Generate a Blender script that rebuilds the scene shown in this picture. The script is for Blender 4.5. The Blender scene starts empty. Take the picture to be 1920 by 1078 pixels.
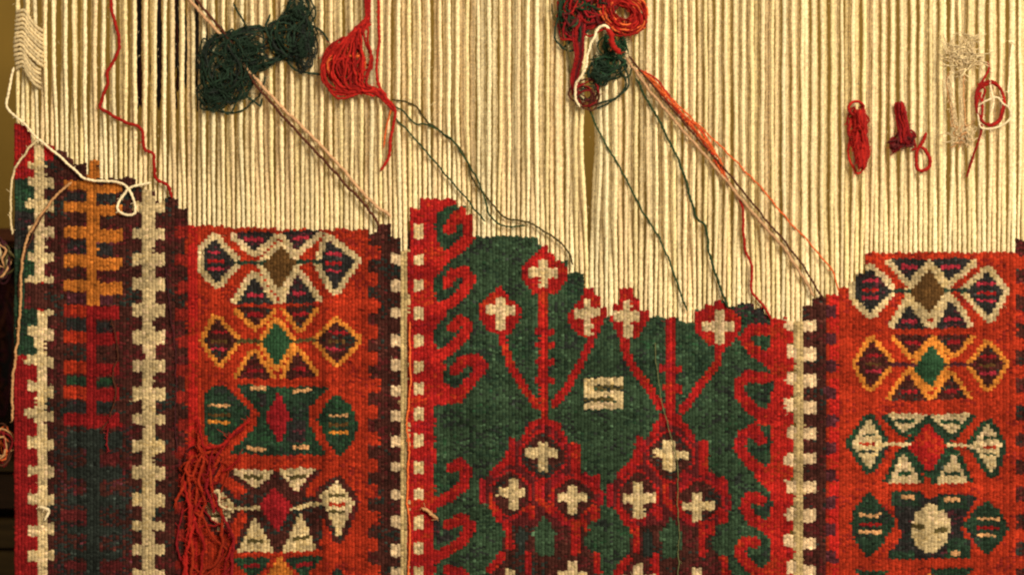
import bpy, math, random
import numpy as np
from mathutils import Vector

random.seed(7)
rng = np.random.default_rng(11)
scene = bpy.context.scene
C = scene.collection

# ------------------------------------------------------------------ camera, light, exposure
S = 0.0003            # metres per photograph pixel in the plane of the weaving
D = 1.07              # camera distance from that plane
camd = bpy.data.cameras.new('camera')
cam = bpy.data.objects.new('camera', camd)
C.objects.link(cam)
cam.location = (0, -D, 0)
cam.rotation_euler = (math.radians(90), 0, 0)
camd.sensor_width = 36
camd.lens = 36 * D / (1920 * S)
camd.clip_start = 0.02
camd.clip_end = 50
camd.dof.use_dof = True
camd.dof.focus_distance = D
camd.dof.aperture_fstop = 5.0
scene.camera = cam

world = bpy.data.worlds.new('World')
scene.world = world
world.use_nodes = True
bg = world.node_tree.nodes['Background']
bg.inputs['Color'].default_value = (1.0, 0.80, 0.52, 1)
bg.inputs['Strength'].default_value = 0.27

def area_light(name, loc, target, size, power, col):
    ld = bpy.data.lights.new(name, 'AREA')
    ld.shape = 'DISK'
    ld.size = size
    ld.energy = power
    ld.color = col
    o = bpy.data.objects.new(name, ld)
    C.objects.link(o)
    o.location = loc
    o.rotation_euler = (Vector(target) - Vector(loc)).to_track_quat('-Z', 'Y').to_euler()
    return o

area_light('room_lamp', (0.62, -1.30, 0.62), (0.05, 0, 0.02), 0.75, 34, (1.0, 0.855, 0.60))

vs = scene.view_settings
vs.view_transform = 'Standard'
vs.look = 'None'
vs.exposure = 0
vs.gamma = 1
vs.use_curve_mapping = False

# ------------------------------------------------------------------ helpers
def at(px, py, back=0.0):
    """photo pixel -> point in a plane `back` metres behind the weaving"""
    k = (D + back) / D
    return np.array([(px - 960) * S * k, back, (539 - py) * S * k])

def world_pts(P):
    P = np.asarray(P, float)
    return np.stack([(P[:, 0] - 960) * S, -P[:, 2] * S, (539 - P[:, 1]) * S], 1)

_m = {}
def yarn_mat(name, rgb, sheen=0.25, var=0.35, scale=900.0):
    if name in _m:
        return _m[name]
    m = bpy.data.materials.new(name)
    m.use_nodes = True
    nt = m.node_tree
    b = nt.nodes['Principled BSDF']
    b.inputs['Roughness'].default_value = 0.88
    b.inputs['Specular IOR Level'].default_value = 0.12
    b.inputs['Sheen Weight'].default_value = sheen
    b.inputs['Sheen Roughness'].default_value = 0.5
    b.inputs['Sheen Tint'].default_value = (min(1, rgb[0] * 1.3 + .05), min(1, rgb[1] * 1.3 + .05), min(1, rgb[2] * 1.3 + .05), 1)
    at_ = nt.nodes.new('ShaderNodeAttribute')
    at_.attribute_name = 'shade'
    tc = nt.nodes.new('ShaderNodeTexCoord')
    n = nt.nodes.new('ShaderNodeTexNoise')
    n.inputs['Scale'].default_value = scale
    n.inputs['Detail'].default_value = 3
    nt.links.new(tc.outputs['Object'], n.inputs['Vector'])
    mr = nt.nodes.new('ShaderNodeMapRange')
    mr.inputs['From Min'].default_value = 0.25
    mr.inputs['From Max'].default_value = 0.75
    mr.inputs['To Min'].default_value = 1 - var
    mr.inputs['To Max'].default_value = 1 + var
    nt.links.new(n.outputs['Fac'], mr.inputs['Value'])
    mu = nt.nodes.new('ShaderNodeMath')
    mu.operation = 'MULTIPLY'
    nt.links.new(mr.outputs['Result'], mu.inputs[0])
    nt.links.new(at_.outputs['Fac'], mu.inputs[1])
    mx = nt.nodes.new('ShaderNodeVectorMath')
    mx.operation = 'SCALE'
    mx.inputs[0].default_value = rgb
    nt.links.new(mu.outputs[0], mx.inputs['Scale'])
    nt.links.new(mx.outputs['Vector'], b.inputs['Base Color'])
    bp = nt.nodes.new('ShaderNodeBump')
    bp.inputs['Strength'].default_value = 0.35
    bp.inputs['Distance'].default_value = 0.0004
    nt.links.new(n.outputs['Fac'], bp.inputs['Height'])
    nt.links.new(bp.outputs['Normal'], b.inputs['Normal'])
    _m[name] = m
    return m

COL = {
    'cream':   (0.465, 0.365, 0.215),
    'warp':    (0.80, 0.67, 0.43),
    'red':     (0.27, 0.010, 0.010),
    'scarlet': (0.37, 0.015, 0.012),
    'rust':    (0.31, 0.025, 0.009),
    'crimson': (0.22, 0.009, 0.014),
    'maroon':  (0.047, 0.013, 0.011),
    'wine':    (0.080, 0.011, 0.013),
    'plum':    (0.065, 0.016, 0.024),
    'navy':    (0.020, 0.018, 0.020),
    'green':   (0.028, 0.056, 0.033),
    'bottle':  (0.015, 0.034, 0.022),
    'teal':    (0.017, 0.023, 0.022),
    'brown':   (0.085, 0.042, 0.014),
    'orange':  (0.40, 0.130, 0.022),
    'gold':    (0.52, 0.190, 0.032),
    'pink':    (0.30, 0.020, 0.040),
    'olive':   (0.070, 0.055, 0.020),
    'tan':     (0.50, 0.27, 0.13),
    'stripe':  (0.42, 0.315, 0.16),
    'tooth':   (0.56, 0.42, 0.28),
    'warp_rosy': (0.80, 0.64, 0.41),
    'warp_pale': (0.83, 0.73, 0.50),
    'warp_gold': (0.78, 0.65, 0.38),
    'sage':    (0.13, 0.14, 0.065),
    'strandgreen': (0.026, 0.056, 0.026),
    'rosy':    (0.52, 0.31, 0.18),
    'fleece':  (0.58, 0.455, 0.29),
    'emerald': (0.018, 0.056, 0.028),
    'brick':   (0.19, 0.014, 0.010),
    'deepred': (0.20, 0.008, 0.010),
    'beige':   (0.66, 0.53, 0.33),
    'white':   (0.80, 0.68, 0.48),
    'darkgreen_yarn': (0.016, 0.033, 0.023),
    'flame':   (0.68, 0.13, 0.035),
    'brownyarn': (0.075, 0.024, 0.014),
}
def M(c):
    return yarn_mat(c + '_wool', COL[c])

def quad_mesh(name, V, F, shade, mats, midx=None):
    me = bpy.data.meshes.new(name)
    n, m = len(V), len(F)
    me.vertices.add(n)
    me.vertices.foreach_set('co', np.ascontiguousarray(V, np.float32).ravel())
    me.loops.add(4 * m)
    me.loops.foreach_set('vertex_index', np.ascontiguousarray(F, np.int32).ravel())
    me.polygons.add(m)
    me.polygons.foreach_set('loop_start', np.arange(0, 4 * m, 4, dtype=np.int32))
    me.polygons.foreach_set('use_smooth', np.ones(m, bool))
    for k in mats:
        me.materials.append(k)
    if midx is not None:
        me.polygons.foreach_set('material_index', np.asarray(midx, np.int32))
    a = me.attributes.new('shade', 'FLOAT', 'POINT')
    a.data.foreach_set('value', np.asarray(shade, np.float32))
    me.update(calc_edges=True)
    me.validate()
    return me

def link(name, me, parent=None):
    o = bpy.data.objects.new(name, me)
    C.objects.link(o)
    if parent is not None:
        o.parent = parent
    return o

def empty(name, loc):
    o = bpy.data.objects.new(name, None)
    o.empty_display_size = 0.01
    o.location = loc
    C.objects.link(o)
    return o

def tag(o, label, cat, group=None):
    o['label'] = label
    o['category'] = cat
    if group:
        o['group'] = group
    return o

# ------------------------------------------------------------------ weave layout (photo pixels)
WPITCH = 9.2          # warp threads (two layers)
PITCH, ROW = 6.13, 4.0   # ribs and weft rows of the cloth
X0 = 31.0
NC = 336
NW = 224
FELL = [(24, 234), (50, 250), (60, 268), (70, 272), (104, 284), (123, 296), (141, 308), (160, 328), (168, 302), (187, 337),
        (230, 334), (252, 352), (268, 358), (292, 378), (308, 372), (332, 393), (350, 424), (420, 428), (520, 431),
        (692, 438), (708, 421), (733, 449), (752, 470), (769, 393), (785, 374), (858, 387), (872, 402), (886, 444),
        (1010, 461), (1030, 475), (1040, 488), (1062, 513), (1092, 540), (1110, 555), (1124, 578), (1138, 594),
        (1150, 570), (1164, 540), (1186, 560), (1200, 582), (1216, 594), (1244, 596), (1272, 604), (1300, 582), (1322, 571),
        (1340, 565), (1362, 574), (1380, 570), (1414, 578), (1434, 590), (1446, 597), (1474, 604), (1506, 573),
        (1526, 558), (1548, 551), (1572, 538), (1592, 530), (1602, 512), (1622, 474), (1905, 450), (3000, 450)]
def fell(x):
    y = 234
    for a, b in FELL:
        if x >= a:
            y = b
    return y
cols = X0 + PITCH * np.arange(NC)
wcols = 33.0 + WPITCH * np.arange(NW)
fell_c = np.array([fell(x) for x in cols]) + rng.uniform(-1.6, 1.6, NC)
fell_w = np.array([fell(x) for x in wcols])
YTOP, YBOT = 228.0, 1235.0
NR = int((YBOT - YTOP) / ROW)
rows = YTOP + ROW * (np.arange(NR) + 0.5)
CX = np.repeat(cols[None, :], NR, 0)
CY = np.repeat(rows[:, None], NC, 1) + (np.arange(NC) % 2)[None, :] * ROW * 0.5
ON = CY > fell_c[None, :]
# small waviness so that edges between yarns are never ruled
WX = CX + 0.7 * np.sin(CY * 0.05 + CX * 0.01) + rng.normal(0, 0.4, CX.shape)
WY = CY + 1.6 * np.sin(CX * 0.021 + 1.0) + 1.2 * np.sin(CX * 0.057) + rng.normal(0, 0.4, CX.shape)

def surf(px, py):
    """depth in px of the front of warps / cloth at a pixel"""
    k = min(1.0, max(0.0, (fell(px) - py) / 260.0))
    return 8.5 + 9.0 * k

# ------------------------------------------------------------------ tubes
def catmull(P, spacing):
    P = np.asarray(P, float)
    if len(P) == 2:
        P = np.array([P[0], (P[0] * 2 + P[1]) / 3, (P[0] + 2 * P[1]) / 3, P[1]])
    Q = np.vstack([2 * P[0] - P[1], P, 2 * P[-1] - P[-2]])
    out = []
    for i in range(1, len(Q) - 2):
        p0, p1, p2, p3 = Q[i - 1], Q[i], Q[i + 1], Q[i + 2]
        n = max(2, int(np.linalg.norm(p2 - p1) / spacing))
        t = np.linspace(0, 1, n, endpoint=False)[:, None]
        out.append(0.5 * ((2 * p1) + (-p0 + p2) * t + (2 * p0 - 5 * p1 + 4 * p2 - p3) * t ** 2 + (-p0 + 3 * p1 - 3 * p2 + p3) * t ** 3))
    out.append(P[-1][None, :])
    return np.vstack(out)

class Geo:
    """collects quads in photo-pixel space (x, y, depth towards the viewer)"""
    def __init__(self):
        self.V, self.F, self.sh, self.mi = [], [], [], []
        self.n = 0
        self.mats = []
    def mat(self, c):
        if c not in self.mats:
            self.mats.append(c)
        return self.mats.index(c)
    def add(self, V, F, sh, c):
        self.V.append(V); self.F.append(np.asarray(F) + self.n); self.sh.append(sh)
        self.mi.append(np.full(len(F), self.mat(c)))
        self.n += len(V)
    def tube(self, pts, r, c, sides=6, spacing=3.0, twist=9.0, lobe=0.24, shade=None, wob=0.5, taper=True):
        p = catmull(pts, spacing)
        n = len(p)
        if wob:
            w = rng.normal(0, wob, (n, 3))
            k = np.ones(5) / 5
            for a in range(3):
                w[:, a] = np.convolve(w[:, a], k, 'same')
            p = p + w * 1.6
        t = np.gradient(p, axis=0)
        t /= np.linalg.norm(t, axis=1)[:, None] + 1e-9
        u = np.zeros((n, 3))
        ref = np.array([0.12, 0.05, 1.0])
        v0 = ref - t[0] * ref.dot(t[0])
        if np.linalg.norm(v0) < 0.1:
            v0 = np.array([1.0, 0, 0]) - t[0] * t[0][0]
        v0 /= np.linalg.norm(v0)
        for i in range(n):
            v0 = v0 - t[i] * v0.dot(t[i])
            v0 /= np.linalg.norm(v0) + 1e-9
            u[i] = v0
        b = np.cross(t, u)
        s = np.concatenate([[0], np.cumsum(np.linalg.norm(np.diff(p, axis=0), axis=1))])
        th = np.linspace(0, 2 * np.pi, sides, endpoint=False)
        ph = s / twist * np.pi
        rad = r * (1 + lobe * np.cos(2 * (th[None, :] - ph[:, None]))) * (1 + rng.normal(0, 0.05, (n, 1)))
        if taper:
            e = np.minimum(1, np.minimum(np.arange(n), n - 1 - np.arange(n)) / 2.0 + 0.25)
            rad = rad * e[:, None]
        V = p[:, None, :] + rad[..., None] * (np.cos(th)[None, :, None] * u[:, None, :] + np.sin(th)[None, :, None] * b[:, None, :])
        V = V.reshape(-1, 3)
        i = np.arange(n - 1)[:, None] * sides
        j = np.arange(sides)[None, :]
        j2 = (j + 1) % sides
        F = np.stack([i + j, i + sides + j, i + sides + j2, i + j2], -1).reshape(-1, 4)
        if shade is None:
            shade = rng.uniform(0.8, 1.2)
        sh = np.full(len(V), shade) * np.repeat(1 + rng.normal(0, 0.07, n), sides)
        self.add(V, F, sh, c)
        return p
    def fuzz(self, p, r, c, count, length=7.0, shade=1.0):
        """fine loose fibres standing off a strand"""
        for _ in range(count):
            a = p[rng.integers(0, len(p))]
            d = rng.normal(0, 1, 3); d /= np.linalg.norm(d)
            d[2] = abs(d[2]) * 0.6
            L = length * rng.uniform(0.4, 1.2)
            q = rng.normal(0, 0.35, 3)
            pts = np.array([a, a + d * L * 0.5, a + (d + q) * L])
            self.hair(pts, 0.5, c, shade * rng.uniform(0.8, 1.9))
    def hair(self, pts, r, c, shade=1.0):
        pts = np.asarray(pts, float)
        n = len(pts)
        t = np.gradient(pts, axis=0)
        side = np.stack([-t[:, 1], t[:, 0], np.zeros(n)], 1)
        side /= np.linalg.norm(side, axis=1)[:, None] + 1e-6
        k = np.array([0, 0, 1.0])[None, :]
        V = np.concatenate([pts + side * r, pts - side * r * 0.6 + k * r, pts - side * r * 0.6 - k * r])
        F = []
        for i in range(n - 1):
            for a, b2 in ((0, 1), (1, 2), (2, 0)):
                F.append((a * n + i, a * n + i + 1, b2 * n + i + 1, b2 * n + i))
        self.add(V, np.array(F), np.full(len(V), shade), c)
    def build(self, name, parent=None, origin=None):
        V = world_pts(np.vstack(self.V))
        if origin is not None:
            V = V - np.asarray(origin)[None, :]
        me = quad_mesh(name, V, np.vstack(self.F), np.concatenate(self.sh), [M(c) for c in self.mats], np.concatenate(self.mi))
        return link(name, me, parent)

# ------------------------------------------------------------------ background: wall and shelf
def plain_mat(name, rgb, rough=0.8, nscale=8, var=0.2, stretch=(1, 1, 1)):
    m = bpy.data.materials.new(name)
    m.use_nodes = True
    nt = m.node_tree
    b = nt.nodes['Principled BSDF']
    b.inputs['Roughness'].default_value = rough
    b.inputs['Specular IOR Level'].default_value = 0.2
    tc = nt.nodes.new('ShaderNodeTexCoord')
    mp = nt.nodes.new('ShaderNodeMapping')
    mp.inputs['Scale'].default_value = stretch
    n = nt.nodes.new('ShaderNodeTexNoise')
    n.inputs['Scale'].default_value = nscale
    n.inputs['Detail'].default_value = 6
    nt.links.new(tc.outputs['Object'], mp.inputs['Vector'])
    nt.links.new(mp.outputs['Vector'], n.inputs['Vector'])
    cr = nt.nodes.new('ShaderNodeValToRGB')
    cr.color_ramp.elements[0].position = 0.3
    cr.color_ramp.elements[1].position = 0.7
    cr.color_ramp.elements[0].color = tuple(c * (1 - var) for c in rgb) + (1,)
    cr.color_ramp.elements[1].color = tuple(c * (1 + var) for c in rgb) + (1,)
    nt.links.new(n.outputs['Fac'], cr.inputs['Fac'])
    nt.links.new(cr.outputs['Color'], b.inputs['Base Color'])
    bp = nt.nodes.new('ShaderNodeBump')
    bp.inputs['Strength'].default_value = 0.2
    bp.inputs['Distance'].default_value = 0.002
    nt.links.new(n.outputs['Fac'], bp.inputs['Height'])
    nt.links.new(bp.outputs['Normal'], b.inputs['Normal'])
    return m

def box_mesh(name, x0, x1, y0, y1, z0, z1, mat, bev=0.0015):
    import bmesh
    bm = bmesh.new()
    bmesh.ops.create_cube(bm, size=1)
    for v in bm.verts:
        v.co = Vector(((x0 + x1) / 2 + v.co.x * (x1 - x0), (y0 + y1) / 2 + v.co.y * (y1 - y0), (z0 + z1) / 2 + v.co.z * (z1 - z0)))
    bmesh.ops.bevel(bm, geom=bm.edges[:], offset=bev, segments=2, affect='EDGES', profile=0.6)
    me = bpy.data.meshes.new(name)
    bm.to_mesh(me)
    bm.free()
    me.materials.append(mat)
    return me

wall_m = plain_mat('olive_plaster', (0.225, 0.140, 0.028), 0.9, 14, 0.14)
wall = link('wall', box_mesh('wall', -1.6, 1.6, 0.42, 0.52, -1.2, 1.2, wall_m))
wall['kind'] = 'structure'

shelf_m = plain_mat('dark_stained_wood', (0.045, 0.022, 0.010), 0.6, 20, 0.45, (1, 1, 9))
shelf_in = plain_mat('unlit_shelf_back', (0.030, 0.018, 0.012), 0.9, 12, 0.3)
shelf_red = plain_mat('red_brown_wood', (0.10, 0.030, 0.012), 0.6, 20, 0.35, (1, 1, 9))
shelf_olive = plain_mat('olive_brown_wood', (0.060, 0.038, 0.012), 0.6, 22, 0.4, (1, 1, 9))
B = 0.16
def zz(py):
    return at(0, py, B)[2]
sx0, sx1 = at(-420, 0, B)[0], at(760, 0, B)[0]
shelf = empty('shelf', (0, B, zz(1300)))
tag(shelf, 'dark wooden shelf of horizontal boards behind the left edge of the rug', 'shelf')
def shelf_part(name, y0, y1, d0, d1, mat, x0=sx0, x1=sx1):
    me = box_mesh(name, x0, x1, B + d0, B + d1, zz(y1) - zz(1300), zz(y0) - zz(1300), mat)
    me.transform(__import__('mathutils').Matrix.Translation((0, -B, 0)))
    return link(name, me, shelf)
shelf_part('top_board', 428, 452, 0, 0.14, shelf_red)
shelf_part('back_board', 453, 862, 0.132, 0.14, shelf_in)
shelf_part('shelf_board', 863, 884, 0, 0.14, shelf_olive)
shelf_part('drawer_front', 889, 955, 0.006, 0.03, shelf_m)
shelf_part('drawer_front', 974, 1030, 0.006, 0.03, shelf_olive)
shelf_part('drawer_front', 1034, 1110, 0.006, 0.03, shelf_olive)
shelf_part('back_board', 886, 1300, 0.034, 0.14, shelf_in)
for a in (sx0, sx1):
    shelf_part('side_board', 453, 862, 0.004, 0.13, shelf_m, a + 0.001 if a < 0 else a - 0.012, a + 0.012 if a < 0 else a - 0.001)

def far_skein(name, cx, cy, rx, ry, back, cs, n, r, label, turns=1.0):
    """loose skein of yarn lying/hanging behind the weaving"""
    k = (D + back) / D
    g = Geo()
    o = at(cx, cy, back)
    for i in range(n):
        a0 = rng.uniform(0, 6.28)
        pts = []
        sx = rng.uniform(0.55, 1.05); sy = rng.uniform(0.55, 1.05)
        ox, oy, oz = rng.normal(0, rx * .18), rng.normal(0, ry * .14), rng.normal(0, 8)
        sx0_, sy0_ = sx, sy
        for q in range(rng.integers(5, 10)):
            sx, sy = sx0_ * rng.uniform(.5, 1.2), sy0_ * rng.uniform(.5, 1.2)
            a = a0 + q * 0.8 * turns
            pts.append((960 + k * (cx - 960 + ox + rx * sx * math.cos(a)) , 539 + k * (cy - 539 + oy + ry * sy * math.sin(a)), -back / S + oz + 6 * math.sin(a * 2 + i)))
        g.tube(pts, r, cs[i % len(cs)], sides=5, spacing=6, wob=1.0)
    ob = g.build(name, None, o)
    ob.location = o
    tag(ob, label, 'yarn')
    return ob
far_skein('yarn_strands', -4, 484, 26, 40, 0.004, ['beige', 'olive', 'tan', 'plum'], 22, 2.2, 'pale grey yarn skein with a small loop beside the rug edge')
far_skein('yarn_strands', 2, 836, 25, 32, 0.004, ['flame', 'crimson', 'tan', 'brownyarn'], 22, 2.0, 'orange and tan tangled yarn against the red toothed rug edge')
far_skein('yarn_strands', 6, 640, 34, 120, B + 0.09, ['plum', 'navy', 'brownyarn'], 40, 5.0, 'dark purple brown yarn skein in the shadow of the shelf')
g = Geo()  # added near-black strands, standing in for shade in the gaps between warp threads
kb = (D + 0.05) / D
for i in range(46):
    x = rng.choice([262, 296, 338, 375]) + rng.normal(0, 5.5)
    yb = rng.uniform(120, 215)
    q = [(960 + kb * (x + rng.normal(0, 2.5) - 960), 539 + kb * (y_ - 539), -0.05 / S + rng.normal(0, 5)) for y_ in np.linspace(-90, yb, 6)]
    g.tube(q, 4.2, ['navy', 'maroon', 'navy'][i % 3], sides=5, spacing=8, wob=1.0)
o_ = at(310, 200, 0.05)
ob = g.build('yarn_strands', None, o_)
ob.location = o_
tag(ob, 'nearly black added strands that stand in for shade behind the bare warp threads', 'yarn')

# ------------------------------------------------------------------ the rug: pattern painted cell by cell onto the weave
PARTS = []          # (name, parent index or None)
pid_grid = np.full((NR, NC), -1, int)
col_names = list(COL)
col_grid = np.zeros((NR, NC), int)

def part(name, parent=None):
    PARTS.append((name, parent))
    return len(PARTS) - 1
def paint(p, c, mask, within=None):
    if within is not None:
        mask = mask & np.isin(pid_grid, within)
    if p is not None:
        pid_grid[mask] = p
    col_grid[mask] = col_names.index(c)
def rect(x0, y0, x1, y1):
    return (WX >= x0) & (WX < x1) & (WY >= y0) & (WY < y1)
def poly(pts, grow=0.0):
    P = np.asarray(pts, float)
    ins = np.zeros(WX.shape, bool)
    dist = np.full(WX.shape, 1e9)
    n = len(P)
    for i in range(n):
        x1, y1 = P[i]; x2, y2 = P[(i + 1) % n]
        cond = ((y1 > WY) != (y2 > WY))
        xi = (x2 - x1) * (WY - y1) / (y2 - y1 + 1e-9) + x1
        ins ^= cond & (WX < xi)
        if grow > 0:
            dx, dy = x2 - x1, y2 - y1
            t = np.clip(((WX - x1) * dx + (WY - y1) * dy) / (dx * dx + dy * dy + 1e-9), 0, 1)
            dist = np.minimum(dist, np.hypot(WX - x1 - t * dx, WY - y1 - t * dy))
    return ins | (dist < grow) if grow > 0 else ins
def line(pts, w):
    dist = np.full(WX.shape, 1e9)
    for (x1, y1), (x2, y2) in zip(pts[:-1], pts[1:]):
        dx, dy = x2 - x1, y2 - y1
        t = np.clip(((WX - x1) * dx + (WY - y1) * dy) / (dx * dx + dy * dy + 1e-9), 0, 1)
        dist = np.minimum(dist, np.hypot(WX - x1 - t * dx, WY - y1 - t * dy))
    return dist < w / 2
def ext(lst, period):
    """continue a list of tooth ranges below the frame"""
    lst = list(lst)
    while lst[-1][1] < YBOT:
        lst.append((lst[-1][0] + period, lst[-1][1] + period))
    return lst

# --- base areas
edge = part('edge_border')
paint(edge, 'red', rect(0, 0, 105, 9999))
paint(edge, 'bottle', rect(0, 338, 70, 668))
paint(edge, 'navy', rect(0, 400, 70, 470))
paint(edge, 'maroon', rect(84, 300, 110, 9999))
paint(edge, 'cream', rect(50, 306, 70, 319))
ladder = part('ladder_band')
paint(ladder, 'maroon', rect(100, 0, 272, 9999))
guard1 = part('dark_guard_band')
paint(guard1, 'maroon', rect(272, 0, 352, 9999))
medL = part('medallion_panel')
paint(medL, 'rust', rect(350, 0, 694, 9999))
guard2 = part('dark_guard_band')
paint(guard2, 'maroon', rect(692, 0, 752, 9999))
field = part('centre_field')
paint(field, 'green', rect(766, 0, 1480, 9999))
guard3 = part('dark_guard_band')
paint(guard3, 'maroon', rect(1505, 0, 1549, 9999))
medR = part('medallion_panel')
paint(medR, 'rust', rect(1548, 0, 1908, 9999))
guard4 = part('dark_guard_band')
paint(guard4, 'maroon', rect(1906, 0, 1990, 9999))
outer = part('edge_border')
paint(outer, 'red', rect(1990, 0, 9999, 9999))

# --- left edge: cream toothed stripe
t = part('toothed_stripe', edge)
for y0, y1, x0 in ((250, 528, 66), (582, 800, 68), (800, 1240, 72)):
    paint(t, 'cream', rect(x0, y0, x0 + 19, y1))
lt = ext([(334, 349), (375, 392), (424, 438), (474, 491), (517, 531), (612, 631), (667, 684), (715, 734), (766, 784), (817, 839), (874, 893), (926, 946), (985, 1005), (1033, 1052)], 51)
rt = ext([(332, 352), (374, 396), (424, 444), (474, 491), (518, 531), (580, 590), (616, 638), (669, 688), (723, 743), (770, 788), (822, 842), (873, 893), (926, 946), (978, 1001), (1030, 1047)], 51)
for a, b in lt:
    paint(t, 'cream', rect(50, a, 69, b) & (WX > (48 if a < 800 else 53)))
for a, b in rt:
    paint(t, 'cream', rect(84, a, 103, b))
paint(part('dark_block', edge), 'maroon', rect(46, 531, 104, 580))
paint(edge, 'deepred', rect(0, 668, 72, 9999), [edge])

# --- ladder band
st = part('ladder_stem', ladder)
paint(st, 'orange', rect(164, 296, 184, 572))
for a, b in ((339, 356), (378, 398), (425, 447), (477, 500), (524, 546)):
    paint(part('rung', ladder), 'orange', rect(121, a, 164, b))
    paint(part('rung', ladder), 'orange', rect(184, a + 4, 228, b + 5))
st = part('ladder_stem', ladder)
paint(st, 'deepred', rect(162, 571, 183, 800))
for i, (a, b) in enumerate(((571, 595), (620, 642), (676, 701), (723, 747), (773, 797))):
    paint(part('rung', ladder), 'rust' if i != 4 else 'deepred', rect(121, a, 162, b))
    paint(part('rung', ladder), 'deepred', rect(183, a + 2, 226, b + 2))
for i, (a, b) in enumerate(((358, 377), (400, 424), (449, 476), (502, 523), (548, 569), (597, 619), (644, 675), (703, 722), (749, 772))):
    c = ['navy', 'maroon', 'navy', 'maroon', 'plum', 'navy', 'maroon', 'bottle', 'navy'][i]
    for x0, x1 in ((125, 162), (184, 213)):
        paint(ladder, c, rect(x0, a + 2, x1, b), [ladder])
lower = part('dark_ladder_panel', ladder)
paint(lower, 'maroon', rect(104, 801, 250, 9999))
paint(lower, 'navy', (rng.random(WX.shape) < 0.4) & rect(104, 801, 250, 9999))
for a, b in ext([(808, 838), (874, 896), (926, 946), (985, 1001), (1029, 1045)], 50):
    paint(part('rung', ladder), 'teal', rect(128, a, 228, b))
paint(part('ladder_stem', ladder), 'teal', rect(164, 801, 186, 9999))
paint(lower, 'wine', rect(120, 1052, 164, 1068))
paint(lower, 'wine', rect(190, 1050, 232, 1066))
paint(lower, 'wine', rect(190, 846, 224, 866))
paint(lower, 'wine', rect(112, 955, 160, 976))

# --- second toothed stripe
t = part('toothed_stripe', guard1)
paint(t, 'cream', rect(269, 0, 289, 9999))
tt = ext([(380, 399), (430, 449), (476, 499), (522, 545), (570, 594), (620, 645), (676, 697), (727, 751), (777, 795), (826, 848), (875, 899), (925, 949), (976, 994), (1020, 1040), (1067, 1088)], 50)
for a, b in tt:
    paint(t, 'cream', rect(249, a, 309, b))
for k in range(17):
    y = 427 + k * 51.5
    paint(part('red_tooth', guard1), 'brick', rect(331, y, 351, y + 22))

# --- guard bands 2
for k in range(17):
    y = 462 + k * 49.6
    paint(part('red_tooth', guard2), 'rust', rect(692, y, 711, y + 26))
t = part('toothed_stripe', guard2)
paint(t, 'stripe', rect(750, 0, 769, 9999))
for a, b in ext([(474, 494), (522, 544), (575, 593), (625, 646), (671, 692), (720, 741), (768, 787), (814, 835), (862, 881), (915, 933), (962, 986), (1017, 1040), (1060, 1082)], 50):
    paint(part('cream_tooth', guard2), 'tooth', rect(733, a, 751, b))

# --- centre field: left red border, squares and hooks
lb = part('red_border', field)
paint(lb, 'red', rect(766, 0, 815, 9999))
paint(lb, 'red', rect(766, 0, 862, 398))
paint(lb, 'red', poly([(800, 395), (818, 395), (812, 420), (822, 455), (845, 480), (835, 500), (815, 520), (812, 550), (822, 575), (840, 585), (818, 610), (812, 640), (828, 660), (836, 690), (838, 712), (875, 735), (868, 755), (824, 758), (800, 760)]))
paint(lb, 'red', poly([(808, 840), (822, 842), (816, 870), (812, 900), (818, 945), (806, 1000), (820, 1040), (806, 1080)]))
hooksL = [
    ([(822, 492), (850, 472), (878, 448), (881, 422), (868, 400), (852, 412), (842, 428)], 20),
    ([(815, 582), (842, 568), (866, 548), (882, 526), (870, 508), (850, 512), (838, 530)], 18),
    ([(815, 672), (842, 655), (868, 632), (878, 610), (862, 598), (850, 612)], 18),
    ([(820, 745), (858, 742), (886, 712), (905, 690), (888, 674), (868, 676), (852, 694)], 19),
    ([(808, 945), (840, 930), (868, 908), (876, 884), (862, 866), (846, 876)], 18),
    ([(812, 1048), (838, 1030), (868, 1012), (884, 988), (866, 970), (842, 980)], 18),
    ([(815, 1150), (840, 1135), (868, 1112), (878, 1088), (862, 1072), (840, 1066)], 18),
]
for pts, w in hooksL:
    h = part('hook_motif', field)
    paint(h, 'scarlet' if pts[0][1] < 700 else 'red', line(pts, w + 2.5))
paint(field, 'bottle', line([(862, 386), (838, 392), (820, 412), (822, 440), (842, 458), (858, 446)], 11), [field, lb])
paint(field, 'bottle', line([(826, 520), (820, 540), (826, 560), (846, 545)], 11), [field, lb])
paint(field, 'bottle', line([(824, 612), (818, 632), (828, 648), (846, 635)], 11), [field, lb])
paint(field, 'bottle', line([(842, 690), (834, 708), (850, 720), (872, 708)], 12), [field, lb])
paint(field, 'bottle', line([(826, 870), (820, 900), (830, 918), (852, 900)], 12), [field, lb])
paint(field, 'navy', line([(818, 975), (824, 1010), (846, 1005)], 12), [field, lb])
for a, b in ext([(421, 448), (477, 497), (524, 546), (574, 598), (625, 649), (676, 697), (717, 738), (762, 786), (812, 837), (864, 886), (914, 935), (965, 990), (1015, 1036), (1060, 1082)], 49):
    paint(part('check_square', field), 'cream', rect(776, a, 795, b))

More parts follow.
